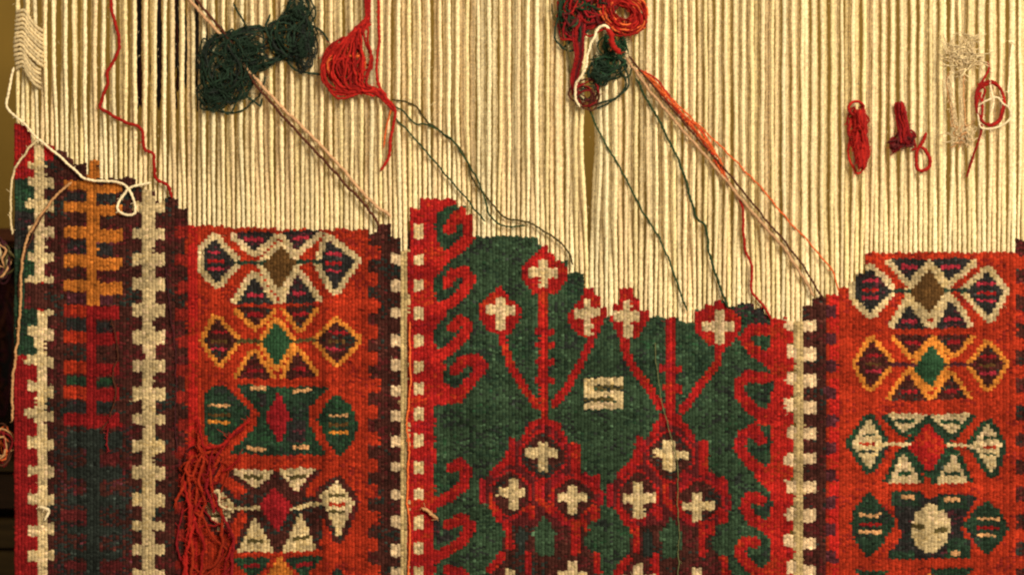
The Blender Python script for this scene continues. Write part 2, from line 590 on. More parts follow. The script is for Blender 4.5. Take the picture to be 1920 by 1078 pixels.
# right red border and hooks
rb = part('red_border', field)
paint(rb, 'scarlet', rect(1443, 0, 1478, 9999))
paint(rb, 'scarlet', poly([(1480, 590), (1444, 600), (1450, 640), (1424, 672), (1440, 690), (1452, 722), (1440, 760), (1412, 788), (1446, 800), (1452, 840), (1440, 872), (1412, 888), (1440, 920), (1452, 950), (1424, 990), (1444, 1010), (1450, 1040), (1415, 1078), (1450, 1100), (1480, 1110)]))
hooksR = [
    ([(1440, 676), (1412, 655), (1396, 632), (1408, 614), (1436, 618)], 17),
    ([(1442, 784), (1412, 766), (1389, 740), (1384, 718), (1402, 702), (1434, 708)], 18),
    ([(1432, 884), (1404, 862), (1384, 836), (1394, 812), (1412, 802), (1426, 822)], 18),
    ([(1440, 990), (1412, 972), (1395, 948), (1404, 926), (1426, 936)], 17),
    ([(1430, 1084), (1404, 1058), (1385, 1032), (1394, 1012), (1416, 1014)], 17),
]
for pts, w in hooksR:
    h = part('hook_motif', field)
    paint(h, 'red', line(pts, w + 3.5))
paint(field, 'navy', rect(1376, 560, 1436, 606) & (np.abs(WX - 1405) < 34))
for x, y in ((1432, 640), (1438, 738), (1436, 840), (1436, 955), (1430, 1040)):
    paint(field, 'bottle', line([(x + 2, y - 26), (x + 4, y - 6), (x - 8, y + 8), (x - 24, y + 2)], 13), [field, rb])
for k in range(14):
    y = 622 + k * 50.6
    paint(part('red_tooth', field), 'red', rect(1472, y, 1491, y + 22))

# --- flowers
def flower_outline(f, pts, c, w=0):
    paint(f, c, poly(pts, w))
red_fl = [
    [(1020, 458), (1036, 474), (1062, 500), (1064, 520), (1042, 552), (1000, 552), (978, 524), (978, 500), (1002, 480)],
    [(936, 536), (952, 556), (976, 576), (976, 594), (956, 628), (918, 626), (898, 596), (898, 574), (918, 556)],
    [(1100, 534), (1122, 548), (1136, 578), (1136, 592), (1118, 632), (1086, 628), (1064, 600), (1066, 584), (1088, 560)],
    [(1174, 530), (1192, 550), (1214, 578), (1216, 598), (1194, 634), (1158, 634), (1144, 600), (1146, 572), (1162, 548)],
    [(1345, 560), (1366, 576), (1388, 596), (1388, 618), (1366, 650), (1328, 646), (1302, 618), (1300, 588), (1322, 570)],
]
def stem(pts, w, c='red'):
    paint(part('flower_stem', field), c, line(pts, w - 2.5))
stem([(1020, 545), (1020, 800)], 20, 'scarlet')
stem([(938, 622), (945, 650), (957, 684), (984, 728), (1004, 758)], 17)
stem([(1110, 625), (1102, 650), (1088, 680), (1066, 718), (1038, 756)], 17)
stem([(1257, 580), (1257, 806)], 22)
stem([(1168, 630), (1172, 655), (1184, 682), (1212, 724), (1238, 764)], 18)
stem([(1350, 645), (1344, 680), (1312, 722), (1280, 768)], 18)
for y in (622, 647, 678, 713):
    nd = part('stem_node', field)
    paint(nd, 'red', rect(1002, y - 6, 1039, y + 6))
for y in (694, 730, 785):
    nd = part('stem_node', field)
    paint(nd, 'red', rect(1238, y - 7, 1277, y + 6))
for p in red_fl:
    paint(part('flower_outline', field), 'red', poly(p))

def lower_group(dx, dy, lowdy):
    b = part('flower_ground', field)
    def sh(pts):
        return [(x + dx, y + dy * (1 if y > 890 else 0)) for x, y in pts]
    paint(b, 'wine', poly(sh([(1000, 796), (1042, 796), (1060, 822), (1084, 840), (1084, 880), (1120, 898), (1132, 930), (1122, 962), (1100, 985), (1094, 1020), (1118, 1042), (1126, 1075), (1126, 1240), (912, 1240), (914, 1072), (940, 1040), (946, 990), (922, 955), (898, 935), (900, 908), (926, 884), (952, 870), (956, 830), (984, 818)])))
    for pts, w, c in (
        ([(985, 818), (996, 797), (1020, 789), (1044, 797), (1060, 822)], 13, 'red'), ([(960, 826), (958, 864)], 16, 'red'), ([(1079, 834), (1080, 882)], 18, 'red'),
        ([(944, 868), (926, 890)], 14, 'red'), ([(904, 906), (904, 940)], 13, 'crimson'), ([(922, 950), (938, 975)], 13, 'red'), ([(950, 980), (956, 1024)], 15, 'red'), ([(940, 1042), (918, 1070)], 15, 'red'),
        ([(1012, 894), (1010, 935), (1034, 958)], 13, 'red'), ([(994, 952), (996, 966)], 15, 'red'), ([(1116, 896), (1118, 918)], 16, 'red'), ([(1129, 925), (1126, 945)], 9, 'crimson'),
        ([(1115, 954), (1115, 968)], 16, 'red'), ([(1078, 972), (1078, 1030)], 17, 'red'), ([(1095, 975), (1098, 990)], 11, 'red'), ([(1118, 1042), (1122, 1070)], 15, 'red'), ([(990, 1040), (990, 1078)], 15, 'red'),
        ([(1040, 905), (1052, 890)], 12, 'crimson'), ([(1096, 890), (1104, 900)], 12, 'crimson'), ([(1044, 965), (1060, 975)], 10, 'crimson')):
        paint(part('red_segment', field), c, line(sh(pts), w))
    for cx, cy, rx, ry in ((1018, 854, 40, 42), (957, 926, 35, 40), (1074, 932, 37, 38)):
        q = [(cx - 8, cy - ry), (cx + 8, cy - ry), (cx + rx, cy - 12), (cx + rx, cy + 12), (cx + 8, cy + ry), (cx - 8, cy + ry), (cx - rx, cy + 12), (cx - rx, cy - 12)]
        f_ = part('flower_centre', field)
        paint(f_, 'red', poly(sh(q), 6.0) & (rng.random(WX.shape) < 0.85))
        paint(f_, 'maroon', poly(sh(q)))
    for cx, cy in ((1074, 1080), (958, 1096)):
        q = [(cx - 8, cy - 42), (cx + 8, cy - 42), (cx + 40, cy - 12), (cx + 40, cy + 12), (cx + 8, cy + 42), (cx - 8, cy + 42), (cx - 40, cy + 12), (cx - 40, cy - 12)]
        paint(part('flower_centre', field), 'maroon', poly(sh(q)))
    paint(part('green_diamond', field), 'green', poly(sh([(1020, 964), (1042, 998), (1036, 1042), (1006, 1042), (998, 998)])))
    paint(part('green_diamond', field), 'teal', poly(sh([(976, 985), (988, 1000), (984, 1040), (970, 1040), (966, 1000)])))
lower_group(0, 0, 0)
lower_group(238, 5, 8)
streak = (rng.random(NC) < 0.22)[None, :] & (np.sin(WY * 0.045 + 3 * np.sin(WX * 0.09)) > -0.35)
wine_ids = [i for i, p_ in enumerate(PARTS) if p_[0] == 'flower_ground']
paint(None, 'crimson', streak & (WY < 985), wine_ids)
paint(None, 'maroon', WY > 985, wine_ids)

crosses = [((1011, 488, 1029, 540), (990, 502, 1047, 521)), ((928, 558, 946, 619), (910, 573, 964, 591)), ((1095, 559, 1109, 627), (1076, 577, 1126, 594)),
           ((1166, 563, 1183, 632), (1152, 583, 1198, 603)), ((1340, 582, 1360, 645), (1317, 602, 1378, 621)),
           ((1008, 828, 1027, 885), (985, 839, 1048, 858)), ((954, 898, 970, 955), (932, 915, 983, 931)), ((1065, 906, 1084, 960), (1046, 921, 1102, 937)),
           ((1242, 826, 1264, 884), (1225, 844, 1292, 860)), ((1187, 902, 1208, 971), (1166, 924, 1230, 943)), ((1298, 921, 1315, 975), (1280, 939, 1338, 955)),
           ((1064, 1048, 1084, 1108), (1044, 1068, 1104, 1088)), ((1185, 1056, 1207, 1118), (1165, 1078, 1229, 1096)), ((1298, 1062, 1316, 1118), (1280, 1082, 1336, 1098)),
           ((948, 1066, 968, 1120), (930, 1084, 986, 1100))]
for v, h in crosses:
    p = part('cross_motif', field)
    paint(p, 'cream', rect(*v) | rect(*h))
# small cream S in the field
p = part('letter_s_motif', field)
for r_ in ((1094, 708, 1170, 722), (1094, 722, 1114, 736), (1094, 733, 1170, 744), (1152, 744, 1170, 754), (1094, 753, 1170, 766)):
    paint(p, 'cream', rect(*r_))
paint(field, 'olive', rect(1116, 722, 1170, 732)); paint(field, 'olive', rect(1094, 745, 1152, 752))
# darker bands of yarn dye inside the field
for x0, y0, x1, y1 in ((1066, 515, 1092, 640), (850, 640, 1000, 680), (830, 760, 880, 800), (1190, 640, 1240, 700), (1290, 640, 1340, 720), (880, 800, 960, 860)):
    paint(None, 'bottle', rect(x0, y0, x1, y1) & (rng.random(WX.shape) < 0.5), [field])

mott = np.sin(WX * 0.045 + 2 * np.sin(WY * 0.03)) * np.sin(WY * 0.06 + 1.5 * np.sin(WX * 0.02)) + rng.normal(0, 0.55, WX.shape)
paint(None, 'bottle', mott > 0.85, [field])
paint(None, 'teal', mott < -1.05, [field])
# --- right cream stripe
t = part('toothed_stripe', guard3)
paint(t, 'stripe', rect(1489, 0, 1507, 9999))
for k in range(14):
    y = 597 + k * 50.7
    paint(part('cream_tooth', guard3), 'tooth', rect(1472, y, 1490, y + 24))
for a, b in ext([(601, 621), (651, 677), (702, 726), (752, 775), (801, 823), (850, 870), (901, 925), (953, 979), (1008, 1030)], 51):
    paint(part('cream_tooth', guard3), 'tooth', rect(1507, a, 1529, b))
for k in range(14):
    y = 575 + k * 51
    paint(part('dark_tooth', guard3), 'plum', rect(1546, y, 1569, y + 22))
for k in range(16):
    y = 481 + k * 51
    paint(part('red_tooth', guard4), 'rust', rect(1905, y, 1926, y + 24))
t = part('toothed_stripe', guard4)
paint(t, 'cream', rect(1948, 0, 1968, 9999))
for k in range(16):
    paint(t, 'cream', rect(1930, 500 + k * 51, 1986, 524 + k * 51))

# --- medallions
def medallion(panel, left, right, centre, ups, lows, outline, fill, cfill, lw=9.5, linec=None, liney=None, dash=None, body=None):
    """left/right/centre diamonds, upper and lower triangles with their outlines"""
    if body is not None:
        b = part('medallion_ground', panel)
        for pp in body[1]:
            paint(b, body[0], poly(pp))
    shapes = [('diamond', left, fill), ('diamond', right, fill), ('diamond', centre, cfill)] + \
             [('triangle', u, fill) for u in ups] + [('triangle', l, fill) for l in lows]
    shapes = [s for s in shapes if s[1] is not None]
    if outline:
        for nm, pts, c in shapes:
            p = part(nm + '_outline', panel)
            gp = poly(pts, lw + 2.5)
            if nm == 'triangle':
                ys = [q[1] for q in pts]
                if abs(sorted(ys)[0] - sorted(ys)[1]) < 6:
                    gp &= WY > min(ys) - 1
                else:
                    gp &= WY < max(ys) + 1
            paint(p, outline, gp)
    if liney is not None:
        p = part('joining_line', panel)
        paint(p, linec, line(liney, 6.5))
    for nm, pts, c in shapes:
        p = part(nm, panel)
        paint(p, c, poly(pts, 3.0))
        if dash and c == fill:
            xs = [q[0] for q in pts]; ys = [q[1] for q in pts]
            cx, cy = sum(xs) / len(xs), sum(ys) / len(ys)
            w = (max(xs) - min(xs)) * 0.26
            if nm == 'diamond':
                for k, dy in enumerate((-17, 0, 14)):
                    paint(p, dash[k % len(dash)], rect(cx - w, cy + dy - 2.6, cx + w, cy + dy + 3))
            else:
                paint(p, dash[0], rect(cx - w, cy - 2.4, cx + w, cy + 5))

medallion(medL, [(403, 450), (438, 491), (406, 525), (386, 506), (386, 472)], [(617, 455), (661, 491), (629, 539), (602, 493)],
          [(526, 464), (551, 493), (524, 537), (496, 496)],
          [[(445, 437), (510, 437), (476, 468)], [(537, 437), (594, 437), (557, 466)]],
          [[(476, 522), (508, 566), (449, 566)], [(557, 519), (592, 566), (537, 566)]],
          'cream', 'navy', 'brown', 12.0, 'bottle', [(436, 492), (606, 493)], ['pink', 'red', 'pink'])
medallion(medL, [(406, 599), (440, 637), (412, 676), (386, 640)], [(629, 606), (668, 640), (632, 676), (598, 640)],
          [(519, 605), (544, 640), (520, 681), (494, 640)],
          [[(450, 578), (508, 578), (478, 607)], [(540, 578), (588, 578), (562, 612)]],
          [[(477, 664), (506, 706), (450, 706)], [(557, 662), (588, 706), (538, 706)]],
          'gold', 'maroon', 'emerald', 9.5, 'olive', [(436, 638), (604, 640)], ['crimson', 'brown', 'pink'])
medallion(medL, [(402, 722), (424, 726), (468, 774), (414, 832), (394, 828), (384, 800), (384, 748)], [(632, 742), (656, 764), (671, 800), (656, 832), (637, 852), (620, 834), (599, 786), (614, 758)],
          [(522, 738), (544, 784), (525, 824), (500, 780)], [], [], None, 'bottle', 'crimson', dash=['tan', 'brown', 'gold'],
          body=('bottle', [[(440, 719), (618, 727), (580, 768), (578, 793), (612, 855), (428, 849), (478, 802), (486, 773)]]))
dd = part('dash', medL)
for x, y in ((484, 727), (566, 733), (482, 840), (562, 839)):
    paint(dd, 'tan', rect(x - 16, y - 4, x + 16, y + 4))
paint(dd, 'navy', rect(540, 790, 572, 830)); paint(dd, 'navy', rect(484, 735, 500, 760))
medallion(medL, [(408, 915), (440, 948), (412, 990), (388, 948)], [(633, 904), (661, 942), (635, 1003), (603, 931)],
          [(514, 912), (545, 948), (519, 990), (490, 948)],
          [[(438, 881), (510, 882), (480, 912)], [(524, 881), (588, 881), (557, 918)]],
          [[(477, 973), (511, 1030), (449, 1030)], [(562, 966), (590, 1030), (532, 1030)]],
          'maroon', 'cream', 'crimson', 11, 'cream', [(425, 952), (500, 950), (540, 954), (612, 944)], ['olive', 'rust', 'olive'],
          body=('maroon', [[(436, 880), (600, 880), (570, 930), (610, 935), (668, 944), (640, 1024), (604, 965), (600, 1032), (444, 1034), (466, 966), (440, 940), (462, 920)]]))
medallion(medL, [(408, 1085), (440, 1118), (412, 1155), (388, 1118)], [(633, 1066), (668, 1110), (635, 1156), (603, 1110)],
          [(526, 1044), (548, 1076), (524, 1120), (502, 1080)],
          [[(438, 1046), (506, 1046), (476, 1082)], [(540, 1046), (604, 1046), (570, 1082)]],
          [[(477, 1120), (508, 1165), (449, 1165)], [(557, 1118), (592, 1165), (537, 1165)]],
          None, 'bottle', 'orange', dash=['crimson', 'navy', 'crimson'])
medallion(medR, [(1632, 507), (1666, 544), (1632, 581), (1607, 558), (1607, 518)], [(1850, 514), (1877, 547), (1854, 590), (1815, 547)],
          [(1739, 507), (1768, 547), (1744, 581), (1708, 550)],
          [[(1674, 487), (1732, 487), (1703, 521)], [(1749, 489), (1817, 490), (1779, 524)]],
          [[(1703, 574), (1733, 613), (1679, 613)], [(1782, 570), (1809, 613), (1758, 613)]],
          'cream', 'navy', 'brown', 12.0, 'bottle', [(1660, 545), (1820, 547)], ['pink', 'red', 'pink'])
medallion(medR, [(1633, 640), (1667, 680), (1632, 720), (1607, 680)], [(1851, 649), (1881, 683), (1851, 723), (1824, 686)],
          [(1745, 649), (1771, 683), (1744, 720), (1717, 689)],
          [[(1680, 629), (1740, 629), (1709, 660)], [(1759, 632), (1815, 632), (1788, 663)]],
          [[(1703, 703), (1733, 747), (1672, 747)], [(1782, 709), (1809, 747), (1755, 747)]],
          'gold', 'maroon', 'emerald', 9.5, 'plum', [(1660, 682), (1830, 686)], ['crimson', 'brown', 'pink'])
medallion(medR, [(1629, 785), (1655, 831), (1629, 872), (1599, 831)], [(1852, 798), (1873, 834), (1860, 883), (1825, 834)],
          [(1739, 794), (1772, 837), (1742, 880), (1706, 837)],
          [[(1665, 776), (1732, 778), (1695, 806)], [(1746, 780), (1816, 779), (1786, 813)]],
          [[(1692, 851), (1721, 902), (1668, 902)], [(1786, 857), (1810, 904), (1756, 904)]],
          'bottle', 'cream', 'red', 11.0, 'cream', [(1652, 831), (1740, 834), (1830, 838)], ['bottle', 'rust', 'bottle'])
medallion(medR, [(1629, 922), (1650, 945), (1676, 978), (1650, 1016), (1626, 1038), (1604, 1012), (1598, 980), (1606, 950)], [(1849, 942), (1872, 960), (1886, 991), (1872, 1016), (1852, 1036), (1828, 1016), (1808, 985), (1826, 960)],
          [(1742, 942), (1768, 958), (1779, 985), (1768, 1018), (1748, 1034), (1722, 1024), (1707, 992), (1718, 962)], [], [],
          None, 'bottle', 'cream', dash=['tan', 'red', 'tan'],
          body=('navy', [[(1675, 922), (1726, 924), (1742, 932), (1760, 926), (1834, 930), (1812, 962), (1800, 990), (1822, 1046), (1664, 1044), (1688, 1000), (1678, 960)]]))
dd = part('dash', medR)
paint(dd, 'bottle', rect(1672, 918, 1727, 948)); paint(dd, 'bottle', rect(1756, 930, 1815, 956))
paint(dd, 'bottle', rect(1664, 1030, 1712, 1046)); paint(dd, 'bottle', rect(1772, 1010, 1818, 1048))
paint(dd, 'tan', rect(1688, 926, 1712, 934)); paint(dd, 'tan', rect(1770, 933, 1802, 941)); paint(dd, 'tan', rect(1780, 1034, 1800, 1043))
paint(dd, 'olive', rect(1708, 979, 1730, 988)); paint(dd, 'olive', rect(1752, 988, 1776, 997))
medallion(medR, None, [(1849, 1080), (1885, 1120), (1852, 1160), (1812, 1120)], [(1742, 1075), (1772, 1118), (1744, 1160), (1712, 1118)],
          [[(1608, 1070), (1660, 1070), (1632, 1108)], [(1745, 1068), (1818, 1068), (1780, 1104)]], [], None, 'bottle', 'gold')
# brighter vertical edge yarn in the left panel
paint(medL, 'scarlet', rect(352, 0, 372, 9999), [medL])
paint(medR, 'scarlet', rect(1552, 0, 1572, 9999), [medR])

# wool from different dye lots: a few wefts of a neighbouring shade
lot = np.sin(WX * 0.028 + 2.2 * np.sin(WY * 0.019)) * np.sin(WY * 0.05 + 1.8 * np.sin(WX * 0.023)) + rng.normal(0, 0.5, WX.shape)
for a_, hi, lo in (('rust', 'scarlet', 'brick'), ('red', 'scarlet', 'crimson'), ('maroon', 'wine', 'navy'), ('cream', 'tooth', 'stripe'), ('bottle', 'emerald', 'navy'), ('navy', 'plum', 'teal'), ('scarlet', 'rust', 'red')):
    m_ = col_grid == col_names.index(a_)
    up, dn = m_ & (lot > 0.85), m_ & (lot < -0.95)
    col_grid[up] = col_names.index(hi)
    col_grid[dn] = col_names.index(lo)

# ------------------------------------------------------------------ weave the cells
rug = empty('rug', at(960, 1235))
tag(rug, 'half woven red and green patterned rug with bare cream warp threads above', 'rug')
OR = np.array(at(960, 1235))

us = np.array([-1, -0.4, 0.4, 1.0]); vsv = np.array([-1, 0, 1.0])
U, Vv = np.meshgrid(us, vsv)
U = U.ravel(); Vv = Vv.ravel()
bump_u = np.cos(U * 1.30) ; bump_v = np.sqrt(np.clip(1 - 0.86 * Vv ** 2, 0, 1))
tmplF = np.array([(r * 4 + c, r * 4 + c + 1, (r + 1) * 4 + c + 1, (r + 1) * 4 + c) for r in range(2) for c in range(3)])[:, ::-1]
abrash = 1 + 0.10 * np.sin(rows * 0.07) + 0.07 * np.sin(rows * 0.31 + 2) + rng.normal(0, 0.05, NR)
coltone = 1 + rng.normal(0, 0.15, NC)
def weave_mesh(name, mask):
    rr, cc = np.nonzero(mask & ON)
    n = len(rr)
    if n == 0:
        return None
    x = CX[rr, cc]; y = CY[rr, cc]
    hw = PITCH * 0.56 * rng.uniform(0.95, 1.08, n); hh = ROW * 0.60 * rng.uniform(0.9, 1.15, n)
    tilt = rng.normal(0.05, 0.06, n)
    ht = rng.uniform(0.85, 1.15, n)
    vx = x[:, None] + U[None, :] * hw[:, None] + rng.normal(0, 0.35, n)[:, None]
    vy = y[:, None] + Vv[None, :] * hh[:, None] + U[None, :] * tilt[:, None] * 6 + rng.normal(0, 0.3, n)[:, None]
    bulge = 2.4 * np.sin(x * 0.013 + 0.5) * np.sin(y * 0.011) + 1.5 * np.sin(x * 0.05 + np.sin(y * .01)) * np.sin(y * 0.043 + 1) + 0.8 * np.sin(y * 0.12 + 2 * np.sin(x * 0.03))
    bulge = bulge * np.clip((y - fell_c[cc]) / 60, 0, 1)
    vd = 1.8 + (4.6 * bump_u[None, :] * (0.45 + 0.55 * bump_v[None, :])) * ht[:, None] + bulge[:, None]
    V = np.stack([vx, vy, vd], -1).reshape(-1, 3)
    F = (tmplF[None] + (np.arange(n) * 12)[:, None, None]).reshape(-1, 4)
    ci = col_grid[rr, cc]
    big = 1 + 0.16 * np.sin(x * 0.031 + 1.7 * np.sin(y * 0.023)) * np.sin(y * 0.037 + 1.3 * np.sin(x * 0.017))
    tone = big * abrash[rr] * coltone[cc] * rng.normal(1, 0.2, n).clip(0.45, 1.7)
    fleck = rng.random(n)
    dark = np.isin(ci, [col_names.index(k) for k in ('green', 'bottle', 'maroon', 'teal', 'navy', 'plum')])
    tone = np.where(dark & (fleck < 0.03), tone * 2.0, tone)
    tone = np.where(dark & (fleck > 0.88), tone * 0.6, tone)
    sh = np.repeat(tone, 12)
    # backing side of each weft
    vb = np.stack([np.stack([x + a * PITCH * .52, y + b * ROW * .56, -3.2 + 0 * x], -1) for a, b in ((-1, -1), (-1, 1), (1, 1), (1, -1))], 1).reshape(-1, 3)
    Fb = (np.array([[0, 1, 2, 3]])[None] + (np.arange(n) * 4)[:, None, None]).reshape(-1, 4) + len(V)
    V = np.vstack([V, vb]); F = np.vstack([F, Fb]); sh = np.concatenate([sh, np.repeat(tone, 4)])
    used = sorted(set(ci.tolist()))
    mm = np.array([used.index(k) for k in ci])
    mi = np.concatenate([np.repeat(mm, 6), mm])
    return quad_mesh(name, world_pts(V) - OR[None, :], F, sh, [M(col_names[k]) for k in used], mi)

objs = {}
for i, (nm, par) in enumerate(PARTS):
    me = weave_mesh(nm, pid_grid == i)
    if me is None:
        continue
    parent = rug if par is None else objs.get(par, rug)
    objs[i] = link(nm, me, parent)

# ------------------------------------------------------------------ warp threads
def warp_thread(c):
    x = wcols[c]
    front = (c % 2 == 0)
    ytop, ybot = -200.0, fell_w[c] + 22
    n = int((ybot - ytop) / 2.1)
    y = np.linspace(ytop, ybot, n)
    k = np.clip((fell_w[c] - y - 3) / 200.0, 0, 1)
    ks = k * k * (3 - 2 * k)
    ph = rng.uniform(0, 6.28, 3)
    drift = rng.normal(0, 1.2)
    xx = x + ks * (drift + 0.9 * np.sin(y * 0.011 + ph[0]) + 0.45 * np.sin(y * 0.037 + ph[1]))
    # bunching of neighbouring threads
    xx = xx + ks * (1.5 * np.sin(x * 0.047 + 1) + 1.2 * np.sin(x * 0.019 + 2))
    # wedge opened where the slit of the centre panel stands
    g = np.exp(-abs(x - 1106) / 26.0) * np.sign(x - 1106 + 0.01)
    xx = xx + g * 13 * np.clip((500 - y) / 230, 0, 1) * np.clip((y - 40) / 210, 0.12, 1)
    if front:
        d = -2.2 + 12.5 * ks ** 0.7 + rng.normal(0, 1.2) * ks
        r = rng.uniform(3.2, 4.4)
    else:
        d = -2.2 - 6.0 * ks ** 0.8 + rng.normal(0, 1.5) * ks
        r = rng.uniform(4.0, 5.2) if x < 420 else rng.uniform(5.0, 6.0)
        if x < 420:
            xx = xx + ks * 2.5 * min(1.0, (420 - x) / 120)
    sides = 8
    th = np.linspace(0, 2 * np.pi, sides, endpoint=False)
    s = y - ytop
    phs = s / rng.uniform(5.2, 8.4) * np.pi / 1.0 + 0.8 * np.sin(s * 0.03 + ph[2])
    phs = phs * 0.5
    slub = 1 + 0.07 * np.sin(s * 0.09 + ph[0]) + 0.05 * np.sin(s * 0.31 + ph[1])
    rad = (r * (0.80 + 0.20 * ks) * slub)[:, None] * (0.98 + 0.07 * np.cos(2 * (th[None, :] - phs[:, None])))
    V = np.stack([xx[:, None] + rad * np.cos(th)[None, :], np.repeat(y[:, None], sides, 1), d[:, None] + rad * np.sin(th)[None, :]], -1).reshape(-1, 3)
    i = np.arange(n - 1)[:, None] * sides
    j = np.arange(sides)[None, :]
    j2 = (j + 1) % sides
    F = np.stack([i + j, i + j2, i + sides + j2, i + sides + j], -1).reshape(-1, 4)
    sh = rng.uniform(0.90, 1.16) * np.repeat(1 + rng.normal(0, 0.05, n), sides)
    me = quad_mesh('warp_thread', world_pts(V) - OR[None, :], F, sh, [M(['warp', 'warp_rosy', 'warp_pale', 'warp_gold', 'warp'][rng.integers(0, 5)])])
    link('warp_thread', me, rug)
for c in range(NW):
    warp_thread(c)

# ------------------------------------------------------------------ yarn strands
def on(pts, lift=0.0, r=2.0):
    out = []
    for p in pts:
        l = p[2] if len(p) > 2 else 0
        out.append((p[0], p[1], surf(p[0], p[1]) + r + lift + l))
    return out

def strand(pts, r, c, label, cat='yarn', name='yarn_strand', lift=0.0, fz=12, twist=8.0, group=None, extra=None):
    g = Geo()
    p = g.tube(on(pts, lift, r), r, c, twist=twist, wob=1.1)
    g.fuzz(p, r, c, fz)
    if extra:
        for (pp, rr, cc) in extra:
            q = g.tube(on(pp, lift, rr), rr, cc, twist=twist)
            g.fuzz(q, rr, cc, fz // 2)
    V = np.vstack(g.V)
    o = world_pts([[V[:, 0].mean(), V[:, 1].max(), V[:, 2].mean()]])[0]
    ob = g.build(name, None, o)
    ob.location = o
    return tag(ob, label, cat, group)

def cluster(name, label, builders, loc, cat='yarn'):
    """thing of several parts: builders = [(part name, Geo)]"""
    o = world_pts([[loc[0], loc[1], surf(*loc)]])[0]
    e = empty(name, o)
    tag(e, label, cat)
    for nm, g in builders:
        g.build(nm, e, o)
    return e

def tangle(g, blobs, n, r, cs, steps=9, depth=16, base=None, step=0.9, fz=18, shade=(0.6, 1.35)):
    """random loops of yarn inside a union of ellipses (cx, cy, rx, ry)"""
    wts = np.array([b[2] * b[3] for b in blobs], float)
    wts /= wts.sum()
    for i in range(n):
        bl = blobs[rng.choice(len(blobs), p=wts)]
        pts = []
        a = rng.uniform(0, 6.28)
        rr = rng.uniform(0.25, 1.0)
        dz = rng.uniform(0, 1)
        w = rng.choice([-1, 1]) * rng.uniform(0.6, 1.3)
        loose = 1.25 if rng.random() < 0.15 else 0.95
        for q in range(steps):
            a += w * rng.uniform(0.2, 1.5)
            rr = np.clip(rr + rng.normal(0, 0.34), 0.1, 1.12)
            dz = np.clip(dz + rng.normal(0, 0.25), 0, 1)
            x = bl[0] + bl[2] * rr * loose * math.cos(a); y = bl[1] + bl[3] * rr * loose * math.sin(a)
            prof = math.sqrt(max(0.05, 1 - rr * rr * 0.8))
            pts.append((x, y, (surf(x, y) if base is None else base) + r + depth * dz * prof))
        c = cs[i % len(cs)]
        p = g.tube(pts, r * rng.uniform(0.8, 1.15), c, sides=5, spacing=3.5, shade=rng.uniform(*shade), wob=1.7)
        g.fuzz(p, r, c, fz, 10)

# dark green tangle, upper left
g = Geo()
tangle(g, [(432, 128, 50, 62), (405, 185, 30, 20), (480, 95, 55, 38), (548, 72, 40, 42), (565, 30, 24, 40), (572, 100, 16, 38)], 112, 1.7, ['darkgreen_yarn', 'darkgreen_yarn', 'teal', 'bottle'], depth=28, fz=40, steps=8)
tails = Geo()
for pts in ([(440, 10, 4), (452, 30, 8), (470, 60, 14)], [(510, 30, 6), (502, 55, 12), (510, 80, 14)], [(460, 180, 6), (478, 192, 2), (490, 200, 0), (494, 186, 0)],
            [(560, -30, 3), (556, 10, 8), (560, 40, 12)], [(570, -30, 3), (568, 10, 8), (572, 50, 12)],
            [(540, 118, 4), (560, 136, 3), (600, 142, 2), (625, 148, 2)], [(585, 52, 4), (605, 62, 2), (620, 84, 1)], [(384, 190, 4), (380, 205, 4), (400, 208, 4), (420, 196, 6)]):
    p = tails.tube(on(pts, 0, 2), 2.1, 'darkgreen_yarn')
    tails.fuzz(p, 2, 'darkgreen_yarn', 10)
cluster('yarn_tangle', 'dark green wool yarn tangle hanging on the warp beside a red yarn fan', [('loops', g), ('loose_end', tails)], (440, 205))

# red fan shaped hank
g = Geo()
for i in range(34):
    f = rng.uniform(0, 1)
    bx = 700 - 95 * f
    pts = [(692 + rng.normal(0, 3), 42 + rng.normal(0, 4), 8), (684 - 34 * f + rng.normal(0, 3), 66 + 14 * f, 10 + rng.uniform(0, 10)), (bx + rng.normal(0, 3), 112 + 14 * f + rng.normal(0, 6), 8 + rng.uniform(0, 14)),
           (690 - 60 * f + rng.normal(0, 4), 158 + 16 * f + rng.normal(0, 4), 8 + rng.uniform(0, 10)), (702 + rng.normal(0, 4), 172 + rng.normal(0, 4), 6)]
    c = ['scarlet', 'scarlet', 'red', 'scarlet'][i % 4]
    p = g.tube(on(pts, 0, 2), 2.3, c, sides=5, shade=rng.uniform(0.7, 1.3), wob=1.5)
    g.fuzz(p, 2, c, 16)
tangle(g, [(648, 118, 36, 38)], 18, 2.2, ['scarlet', 'red', 'flame'], depth=20, steps=10)
h = Geo()
for dx in (-4, 0, 4):
    h.tube(on([(692 + dx, -40, 2), (691 + dx, 0, 4), (692 + dx * .6, 44, 8)], 0, 2), 2.6, 'red')
p = h.tube(on([(712, -40, 2), (711, 20, 2), (712, 80, 4), (708, 140, 6), (720, 180, 6), (742, 208, 5), (738, 240, 2), (733, 265, 1), (730, 295, 1), (714, 322, 0)], 0, 2), 2.8, 'scarlet')
h.fuzz(p, 2.5, 'scarlet', 30)
for i in range(6):
    h.tube(on([(696 + rng.normal(0, 3), 168 + rng.normal(0, 3), 8), (712 + rng.normal(0, 3), 180 + rng.normal(0, 3), 7), (728 + rng.normal(0, 3), 192 + rng.normal(0, 3), 5), (742 + rng.normal(0, 2), 212, 4)], 0, 2), 2.6, ['scarlet', 'red'][i % 2])
h.tube(on([(736, 205, 4), (726, 240, 2), (720, 280, 1)], 0, 2), 1.8, 'flame')
cluster('yarn_hank', 'bright red yarn hank fanned out and tied on the warp threads', [('loops', g), ('loose_end', h)], (740, 320))

